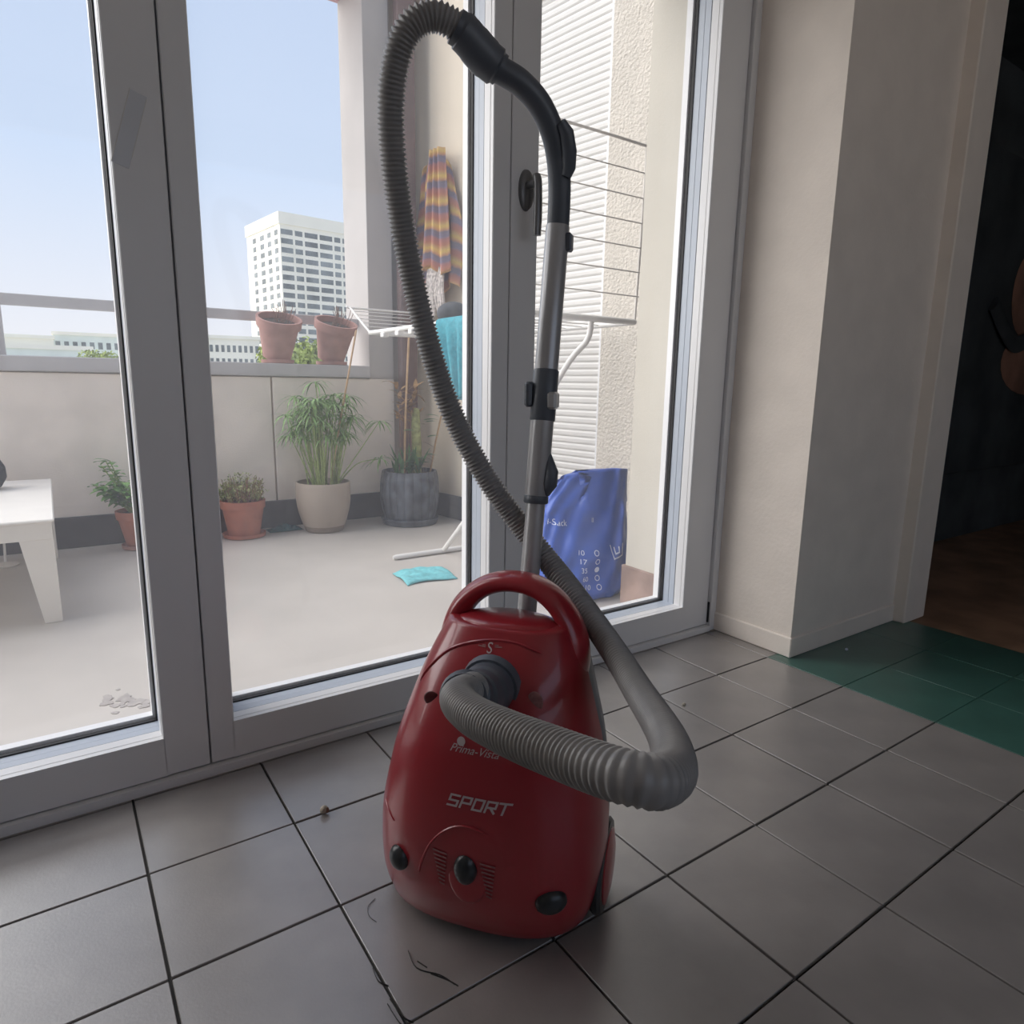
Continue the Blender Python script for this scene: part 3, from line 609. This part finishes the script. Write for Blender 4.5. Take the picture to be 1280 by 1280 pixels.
# white table
tbx, tby0, tby1, tz = -.018, 2.72, 3.84, .372
tab = thing('white_table', 'low white plastic table with tapering legs at the left edge', 'table', (-.40, 3.28, 0))
MB().bbox(-.40, tby0-3.28, tz-.012, tbx+.40, tby1-3.28, tz, .004).obj('tabletop', 'tablewhite', tab)
mb = MB(); a, b, c, d_ = -.392, tbx+.392, tby0-3.272, tby1-3.288
mb.bbox(a, c, tz-.07, b, c+.02, tz-.012, .002); mb.bbox(a, d_-.02, tz-.07, b, d_, tz-.012, .002); mb.bbox(a, c+.02, tz-.07, a+.02, d_-.02, tz-.012, .002); mb.bbox(b-.02, c+.02, tz-.07, b, d_-.02, tz-.012, .002); mb.obj('apron', 'tablewhite', tab)
for sx_, X in ((1, b), (-1, a)):
    for sy_, Y in ((-1, c), (1, d_)):
        w0, w1 = .105, .052
        vs = []
        for z, w in ((0, w1), (tz-.0125, w0)):
            vs += [(X, Y, z), (X-sx_*w, Y, z), (X-sx_*w, Y-sy_*w, z), (X, Y-sy_*w, z)]
        # shift lower end outward kept flush, tiny lean
        vs = [(x, y-sy_*(.02 if i < 4 else 0), z) for i, (x, y, z) in enumerate(vs)]
        MB().add(vs, [(0, 1, 2, 3), (4, 7, 6, 5), (0, 4, 5, 1), (1, 5, 6, 2), (2, 6, 7, 3), (3, 7, 4, 0)]).obj('leg', 'tablewhite', tab)
o = MB().lathe([(.03, 0), (.05, .01), (.072, .05), (.070, .095), (.055, .125), (.048, .125), (.06, .09), (.055, .03), (.01, .015)], 28).obj('dark_bowl', 'felt', None, True); o.location = (-.245, 3.58, tz); tag(o, 'rounded dark grey vessel standing on the white table', 'vessel')
sd_ = thing('wire_stand', 'small stand with slim pale stem and round base under the white table', 'stand', (-.225, 3.72, 0))
MB().lathe([(.05, 0), (.052, .006), (.03, .012), (.006, .018)], 24).obj('base', 'wire', sd_, True); MB().tube([(0, 0, .015), (.004, 0, .10), (.0, 0, .24)], .005, 8).obj('stem', 'whitemetal', sd_, True)
# drying rack
rk = thing('drying_rack', 'white folding clothes drying rack by the side wall of the balcony', 'drying rack', (1.75, 2.8, 0))
def rp_(x, y, z): return (x-1.75, y-2.8, z)
XL, XR, ZR = 1.50, 2.06, 1.115
fb = MB()
for X in (XL, XR): fb.tube([rp_(X, 2.10, ZR), rp_(X, 3.57, ZR)], .0125, 10)
for Y in (2.10, 3.57): fb.tube([rp_(XL, Y, ZR), rp_(XR, Y, ZR)], .0125, 10)
fb.obj('top_frame', 'whitemetal', rk, True)
wing = MB()
wing.tube(spline([rp_(XR, 2.10, ZR+.01), rp_(XR, 2.085, 1.5), rp_(XR, 2.08, 1.775), rp_(XR-.02, 2.08, 1.79), rp_(XL+.02, 2.08, 1.79), rp_(XL, 2.08, 1.775), rp_(XL, 2.085, 1.5), rp_(XL, 2.10, ZR+.01)], 6), .0055, 8); wing.obj('raised_wing', 'wire', rk, True)
for k in range(6): MB().tube([rp_(XL, 2.083, 1.215+.095*k), rp_(XR, 2.083, 1.215+.095*k)], .0028, 6).obj('wire', 'wire', rk, True)
w2 = MB(); w2.tube(spline([rp_(XR-.06, 3.57, ZR), rp_(XR-.06, 3.84, 1.262), rp_(XR-.08, 3.86, 1.27), rp_(XL+.02, 3.86, 1.27), rp_(XL, 3.84, 1.262), rp_(XL, 3.57, ZR)], 6), .006, 8); w2.obj('far_wing', 'whitemetal', rk, True)
for k in range(6): t = k/6.5+.1; MB().tube([rp_(XL, 3.57+.28*t, ZR+.155*t), rp_(XR-.06, 3.57+.28*t, ZR+.155*t)], .0022, 6).obj('wire', 'whitemetal', rk, True)
for k in range(12): MB().tube([rp_(XL, 2.2+.115*k, ZR), rp_(XR, 2.2+.115*k, ZR)], .0025, 6).obj('wire', 'whitemetal', rk, True)
MB().tube(spline([rp_(1.83, 2.11, 1.105), rp_(1.82, 2.12, 1.03), rp_(1.76, 2.17, .93), rp_(1.70, 2.38, .62), rp_(1.59, 2.90, .02)], 8), .012, 10).obj('leg', 'whitemetal', rk, True)
MB().tube(spline([rp_(1.83, 3.56, 1.10), rp_(1.82, 3.53, 1.02), rp_(1.80, 3.3, .80), rp_(1.78, 2.30, .02)], 8), .012, 10).obj('leg', 'whitemetal', rk, True)
MB().tube([rp_(1.315, 2.91, .013), rp_(1.33, 2.91, .0135), rp_(1.88, 2.91, .0135), rp_(1.895, 2.91, .013)], [.008, .013, .013, .008], 10).obj('foot_bar', 'whitemetal', rk, True)
MB().tube([rp_(1.52, 2.30, .013), rp_(1.535, 2.30, .0135), rp_(2.06, 2.30, .0135), rp_(2.075, 2.30, .013)], [.008, .013, .013, .008], 10).obj('foot_bar', 'whitemetal', rk, True)
for y in (2.9, 3.05, 3.2, 3.38): MB().bbox(XL-1.75-.016, y-2.8-.02, ZR-.032, XL-1.75+.016, y-2.8+.02, ZR-.008, .003).obj('clip', 'whitemetal', rk)
# cloth builder
def cloth(name, m, W_, H_, nx, ny, fn, parent=None):
    mb = MB(); mb.add([fn(i/nx, j/ny) for i in range(nx+1) for j in range(ny+1)], [(i*(ny+1)+j, (i+1)*(ny+1)+j, (i+1)*(ny+1)+j+1, i*(ny+1)+j+1) for i in range(nx) for j in range(ny)])
    o = mb.obj(name, m, parent, 'full'); uv = o.data.uv_layers.new(name='UVMap')
    for l in o.data.loops:
        k = l.vertex_index; uv.data[l.index].uv = ((k//(ny+1))/nx, (k % (ny+1))/ny)
    s = o.modifiers.new('thick', 'SOLIDIFY'); s.thickness = .004; return o
def towel(u, v):      # u along the bar (Y), v over the bar: front side hangs towards -X
    s = v*2-1; L = .34 if s < 0 else .27
    gather = 1-.50*abs(s)**1.2; y = 2.625+.31*(u-.5)*(1-.58*abs(s)**.9)-.075*abs(s)
    fold = .020*math.sin(u*17+abs(s)*2.2)*min(1, abs(s)*2.5)
    if abs(s) < .08: a = s/.08*math.pi/2; return (XL+.018*math.sin(a), y, ZR+.018*math.cos(a))
    d = (abs(s)-.08)/.92*L*(1-.25*abs(u-.35)); return (XL+math.copysign(.018+.012*abs(s), s)+fold, y, ZR-d)
tag(cloth('hanging_towel', 'turq', 1, 1, 36, 44, towel), 'turquoise towel draped over the side bar of the drying rack', 'towel')
def floorcloth(u, v):
    x = 1.19+.235*u+.02*v; y = 2.49+.20*v+.015*math.sin(u*5); z = .004+.014*(1-abs(2*v-1)**6)*(1-abs(2*u-1)**8)+.010*abs(math.sin(u*9+v*4))*math.sin(math.pi*v)+.004*math.sin(v*25+u*3)*math.sin(math.pi*u)
    return (x, y, max(.003, z))
tag(cloth('folded_cloth', 'turqpale', 1, 1, 40, 30, floorcloth), 'pale turquoise cloth lying on the balcony floor before the rack', 'cloth')
o = MB().ell((0, 0, 0), (.075, .085, .055), 24, 14).obj('felt_hat', 'felt', None, True); o.location = (1.62, 2.86, ZR+.058); tag(o, 'dark grey rounded felt hat lying on the rack behind the towel', 'hat')
# striped scarf on the side wall
def wl(t, off, z): return tuple(wm @ Vector((t, off, z)))
def scarf(u, v):
    # v: 0 bottom .. 1 top ; gathered over a hook
    hw = .10+.105*min(1, (1-v)*2.2)**.7
    t = .065+(u-.5)*2*hw; z = 1.39+.79*v-.16*(u-.5)**2*v*2+.04*math.sin(u*9)*(1-v)
    return wl(t, .050+.024*math.sin(u*23+1.5*v)*(.5+.5*(1-abs(v-.5)))+.012*math.sin(u*9+v*7), z)
sc = thing('striped_scarf', 'ochre, coral and slate striped woven scarf with grey fringe hanging on the side wall', 'scarf', (0, 0, 0))
cloth('scarf_cloth', 'stripe', 1, 1, 60, 40, scarf, sc)
def scarf2(u, v):
    t = .14+(u-.5)*2*(.05+.075*(1-v)); z = 1.50+.67*v+.03*math.sin(u*6)*(1-v); return wl(t, .105+.020*math.sin(u*17+v)+.016*(1-v), z)
cloth('scarf_fold', 'stripe', 1, 1, 30, 30, scarf2, sc)
mb = MB(); rnd = random.Random(2)
for i in range(70):
    u = rnd.random(); x = -.08+.29*u; z0 = 1.41 if u < .45 else 1.52; L = rnd.uniform(.10, .16) if u < .45 else rnd.uniform(.20, .30)
    mb.tube(spline([wl(x, .055+.05*(u > .45), z0), wl(x+rnd.uniform(-.02, .02), .07+.05*(u > .45), z0-L*.5), wl(x+rnd.uniform(-.025, .025), .06+.05*(u > .45), z0-L)], 4), .0085, 5)
mb.obj('fringe', 'fringe', sc, True, kind='stuff', label='grey twisted fringe')
MB().tube([wl(.06, 0, 2.17), wl(.06, .05, 2.17), wl(.06, .055, 2.19)], .006, 8).obj('hook', 'steel', sc, True)
# blue rubbish bag
bagx, bagy = 1.745, 2.03
def bagp(u, v):    # u 0..1 around, v 0..1 up
    a = 2*math.pi*u; W_, D_ = .205, .125
    k = 1-.02*v
    e_ = .72; ca, sa = math.cos(a), math.sin(a)
    x = W_*math.copysign(abs(ca)**e_, ca)*k; y = D_*math.copysign(abs(sa)**.85, sa)*(1 if v < .35 else max(.12, 1-(v-.35)/.65*.90))
    crumple = .010*math.sin(7*a+9*v)*math.sin(3+11*v)+.007*math.sin(13*a-17*v)
    x += crumple*.5; y += crumple*(1 if v < .75 else .5)
    if v < .08: x *= .86+.14*v/.08; y *= .8+.2*v/.08
    if v > .70 and x < -.06: x = x+(v-.70)/.30*.095
    lean = .06*v
    return (x+.045*v, y+lean, .004+.495*v+(.012*math.sin(u*9) if v > .95 else 0))
nb, mb_ = 64, 40; mb = MB()
mb.add([bagp(i/nb, j/mb_) for j in range(mb_+1) for i in range(nb)], [(j*nb+i, j*nb+(i+1) % nb, (j+1)*nb+(i+1) % nb, (j+1)*nb+i) for j in range(mb_) for i in range(nb)]+[tuple(reversed(range(nb))), tuple(mb_*nb+i for i in range(nb))])
BG = thing('rubbish_bag', 'blue plastic rubbish bag with white print leaning in the corner by the facade', 'bag', (bagx, bagy, 0), R(-12))
mb.obj('bag_film', 'bag', BG, 'full')
def bagfront(x, z):   # front surface (towards the door) by bisection over the parametrisation
    v = min(max((z-.004)/.485, 0), 1); best = None
    for i in range(32, 65):
        q = bagp(i/64, v)
        if best is None or abs(q[0]-x) < abs(best[0]-x): best = q
    i0 = None
    for i in range(32, 64):
        a, b = bagp(i/64, v), bagp((i+1)/64, v)
        if (a[0]-x)*(b[0]-x) <= 0: t = (x-a[0])/(b[0]-a[0]+1e-9); return (x, a[1]+(b[1]-a[1])*t-.004, z)
    return (best[0], best[1]-.004, z)
def bagprint(vs, fs, x0, z0, nm, rot=0):
    c, s = math.cos(rot), math.sin(rot); MB().add([bagfront(x0+v.x*c-v.y*s, z0+v.x*s+v.y*c) for v in vs], fs).obj(nm, 'bagprint', BG)
vs, fs = textmesh('ri-S\u00e4ck', .034); bagprint(vs, fs, -.125, .315, 'lettering', R(-6))
for k, s_ in enumerate(('10', '17', '35', '60', '110')):
    vs, fs = textmesh(s_, .028); bagprint(vs, fs, -.045+.003*k, .200-.034*k, 'number', R(-4))
    ro, ri = .0115, (.0085 if k != 2 else .001); n = 20
    vs = [Vector((r*math.cos(6.2832*i/n), r*math.sin(6.2832*i/n), 0)) for r in (ro, ri) for i in range(n)]
    bagprint(vs, [(i, (i+1) % n, n+(i+1) % n, n+i) for i in range(n)], .018+.002*k, .198-.034*k, 'print_ring')
vs, fs = textmesh('ll', .028); bagprint(vs, fs, .03, .318, 'print_mark')
vs, fs = strokes([((0, 0), (.045, .01)), ((.045, .01), (.05, .055)), ((0, 0), (-.006, .05)), ((.012, .018), (.03, .022)), ((.03, .022), (.032, .042)), ((.012, .04), (.012, .018))], .005, 1, 0); bagprint(vs, fs, .105, .165, 'print_sign')
# ================================================================== FAR BUILDINGS
def dirpx(x, y): 
    v = r2*((x-640)/FPX)+d2*((y-640)/FPX)+fw; return v
def facade_windows(root, origin, ax, up0, cols, rows, depth, m='pane', name='window'):
    cache = {}
    nrm = Vector((ax.y, -ax.x, 0))
    for (a, b) in cols:
        for (z0, z1) in rows:
            mb = MB(); p = origin+ax*a; q = origin+ax*b
            vs = [Vector((p.x, p.y, z0)), Vector((q.x, q.y, z0)), Vector((q.x, q.y, z1)), Vector((p.x, p.y, z1))]
            mb.add([v+nrm*.05 for v in vs]+[v-nrm*.6 for v in vs], [(0, 1, 2, 3), (7, 6, 5, 4), (0, 4, 5, 1), (1, 5, 6, 2), (2, 6, 7, 3), (3, 7, 4, 0)]).obj(name, m, root)
D = 210.0
c0 = dirpx(348.5, 264); c0 = c0*(D/math.hypot(c0.x, c0.y)); cx_, cy_, ztop = c0.x, c0.y, CAMH+c0.z
a1 = R(-6.0); aL = Vector((math.sin(a1), math.cos(a1), 0)); aR = Vector((math.cos(a1), -math.sin(a1), 0))
LW, RW = 26.0, 38.0; corner = Vector((cx_, cy_, 0)); GZ = -22
tw_ = thing('office_tower', 'tall white office tower block behind the pots on the parapet', 'building', (cx_, cy_, GZ))
def trel(mb): mb.v = [(x-cx_, y-cy_, z-GZ) for x, y, z in mb.v]; return mb
def prism(base, z0, z1):
    n = len(base); return MB().add([(p.x, p.y, z0) for p in base]+[(p.x, p.y, z1) for p in base], [tuple(reversed(range(n))), tuple(range(n, 2*n))]+[(i, (i+1) % n, n+(i+1) % n, n+i) for i in range(n)])
base = [corner, corner+aR*RW, corner+aR*RW+aL*LW, corner+aL*LW]
trel(prism(base, GZ, ztop-3.2)).obj('tower_body', 'tower', tw_)
cap = [corner-aR*.35-aL*.35, corner+aR*(RW+.35)-aL*.35, corner+aR*(RW+.35)+aL*(LW+.35), corner-aR*.35+aL*(LW+.35)]
trel(prism(cap, ztop-3.2, ztop)).obj('roof_parapet', 'tower', tw_)
rows = [(ztop-5.9-2.46*k, ztop-4.5-2.46*k) for k in range(17)]
def winset(cols, ax, nrm):
    for a, b in cols:
        for z0, z1 in rows:
            p = corner+ax*a; q = corner+ax*b
            vs = [Vector((p.x, p.y, z0)), Vector((q.x, q.y, z0)), Vector((q.x, q.y, z1)), Vector((p.x, p.y, z1))]
            trel(MB().add([v+nrm*.06 for v in vs]+[v-nrm*.3 for v in vs], [(0, 1, 2, 3), (0, 4, 5, 1), (1, 5, 6, 2), (2, 6, 7, 3), (3, 7, 4, 0)])).obj('window', 'pane', tw_)
winset([(.3, 3.7), (4.4, 6.6), (7.3, 11.2), (11.9, 15.8), (16.5, 18.4), (19.1, 22.4), (23.1, 25.2)], aR, -aL)
winset([(1.6, 4.0), (6.6, 9.2), (12, 15), (18.5, 21)], aL, -aR)
def lowblock(label, x0, x1, y1, dist, nwin, m='tower', nr=2, extra=None, roof=True):
    p0, p1 = dirpx(x0, y1), dirpx(x1, y1); p0 = p0*(dist/math.hypot(p0.x, p0.y)); p1 = p1*(dist/math.hypot(p1.x, p1.y)); zt = CAMH+p0.z
    a = Vector((p0.x, p0.y, 0)); b = Vector((p1.x, p1.y, 0)); ax = (b-a).normalized(); dp = Vector((-ax.y, ax.x, 0)); L = (b-a).length
    t = thing('city_building', label, 'building', (a.x, a.y, GZ))
    def rel(mb): mb.v = [(x-a.x, y-a.y, z-GZ) for x, y, z in mb.v]; return mb
    rel(prism([a, b, b+dp*25, a+dp*25], GZ, zt)).obj('building_body', m, t)
    if roof: rel(prism([a-ax*.3-dp*.3, b+ax*.3-dp*.3, b+ax*.3+dp*25, a-ax*.3+dp*25], zt, zt+.8)).obj('roof_edge', 'tower', t)
    for k in range(nwin):
        for r_ in range(nr):
            w = L/nwin; q0 = a+ax*(w*(k+.2)); q1 = a+ax*(w*(k+.75)); z1 = zt-1.6-3.3*r_; z0 = z1-1.7
            vs = [Vector((q0.x, q0.y, z0)), Vector((q1.x, q1.y, z0)), Vector((q1.x, q1.y, z1)), Vector((q0.x, q0.y, z1))]
            rel(MB().add([v-dp*.05 for v in vs]+[v+dp*.3 for v in vs], [(0, 1, 2, 3), (0, 4, 5, 1), (1, 5, 6, 2), (2, 6, 7, 3), (3, 7, 4, 0)])).obj('window', 'pane', t)
    return t, a, b, ax, dp, zt
lowblock('long low pale building with a row of small windows beside the office tower', 245, 324, 422, 190, 11, nr=3)
lowblock('low pale grey-green building left of the door stile, seen under the handrail', 66, 160, 418, 210, 9, 'roofgrey', 3)
lowblock('white flat building at the far left under the handrail', -70, 66, 418, 200, 10, 'tower', 2)
lowblock('lower greenish front block before the far left buildings', -70, 114, 432, 150, 14, 'roofgrey', 2)
# trees
def tree(x, y, dist, rad, label):
    p = dirpx(x, y); p = p*(dist/math.hypot(p.x, p.y)); t = thing('tree', label, 'tree', (p.x, p.y, GZ)); top_ = CAMH+p.z-GZ
    rnd = random.Random(int(x)); mb = MB()
    for k in range(9):
        c = Vector((rnd.uniform(-.6, .6)*rad, rnd.uniform(-.6, .6)*rad, top_-rad*.6+rnd.uniform(-.5, .2)*rad))
        for j in range(170):
            d = Vector((rnd.gauss(0, 1), rnd.gauss(0, 1), rnd.gauss(0, 1))).normalized(); q = c+d*rad*.55*rnd.uniform(.75, 1.05); s = rad*.10
            e1 = Vector((rnd.gauss(0, 1), rnd.gauss(0, 1), rnd.gauss(0, 1))).normalized(); e2 = e1.cross(d).normalized(); mb.add([q-e1*s, q+e2*s*.6, q+e1*s, q-e2*s*.6], [(0, 1, 2, 3)])
    mb.obj('crown', 'tree', t, kind='stuff'); MB().tube([(0, 0, 0), (0, 0, top_-rad*.6)], [.5, .3], 8).obj('trunk', 'twig', t, True)
tree(380, 425, 95, 4.2, 'yellow-green tree beyond the parapet between the two terracotta pots')
tree(352, 434, 84, 2.6, 'small yellow-green tree beyond the parapet by the left coping pot')
tree(124, 440, 120, 2.6, 'small pale green tree beyond the parapet beside the left door stile')
struct(MB().box(-700, 30, GZ-.5, 900, 1200, GZ).obj('ground', 'ground'), 'distant city ground below the balcony')
# ================================================================== FLOOR LITTER
def litter(name, x, y, r, m, label, cat):
    o = MB().ell((0, 0, 0), (r, r*.8, r*.7), 10, 7).obj(name, m, None, True); o.location = (x, y, r*.7); return tag(o, label, cat)
sn = thing('small_shell', 'tiny pale and brown shell on the tile joint left of the vacuum cleaner', 'shell', (.38, 1.193, .001), .5)
MB().ell((0, 0, .008), (.009, .007, .008), 14, 10).obj('whorl', 'crumb', sn, True); MB().ell((.003, -.006, .007), (.004, .004, .006), 12, 8).obj('opening', 'twig', sn, True)
litter('crumb', 1.35, 1.115, .006, 'crumb', 'pale crumb on the dark tile behind the hose bend', 'crumb'); litter('crumb', 2.113, 1.087, .006, 'bagprint', 'white crumb lying on the green tiles', 'crumb')
def scuff(pts, r, label):
    mb = MB()
    for p in pts: mb.tube(spline([(x, y, .0012) for x, y in p], 5), r, 4, flat=.25)
    o = mb.obj('scuff_mark', 'hair'); tag(o, label, 'scuff mark')
scuff([[(.375, .80), (.372, .765), (.395, .735), (.405, .71)], [(.385, .745), (.40, .722), (.408, .705)], [(.378, .775), (.385, .757)]], .0016, 'dark curved scuff streaks on the tile left of the vacuum base')
scuff([[(.318, .80), (.316, .775), (.325, .76)], [(.312, .735), (.314, .70), (.322, .68)], [(.318, .74), (.322, .705), (.330, .69)]], .0018, 'dark scuff streaks along the tile joint at the bottom edge')
scuff([[(.375, .925), (.358, .915), (.352, .895), (.357, .878)]], .0008, 'thin curled hair lying on the tile near the vacuum')

rnd = random.Random(8); mb = MB()
for i in range(26):
    a, r = rnd.uniform(0, 6.28), rnd.random(); c = (.105+.085*r*math.cos(a)-.03*r*math.sin(a), 1.95+.09*r*math.sin(a)); k = rnd.randint(5, 8); rr_ = rnd.uniform(.006, .022)
    ps = [(c[0]+rr_*rnd.uniform(.5, 1)*math.cos(6.28*j/k), c[1]+rr_*rnd.uniform(.5, 1)*math.sin(6.28*j/k)) for j in range(k)]; z = .0004+.00004*i
    mb.add([(x, y, z) for x, y in ps]+[(x, y, -.001) for x, y in ps], [tuple(range(k))]+[(j, k+j, k+(j+1) % k, (j+1) % k) for j in range(k)])
tag(mb.obj('floor_stain', 'stain'), 'flaky greyish stain patch on the balcony floor near the left sash', 'stain')
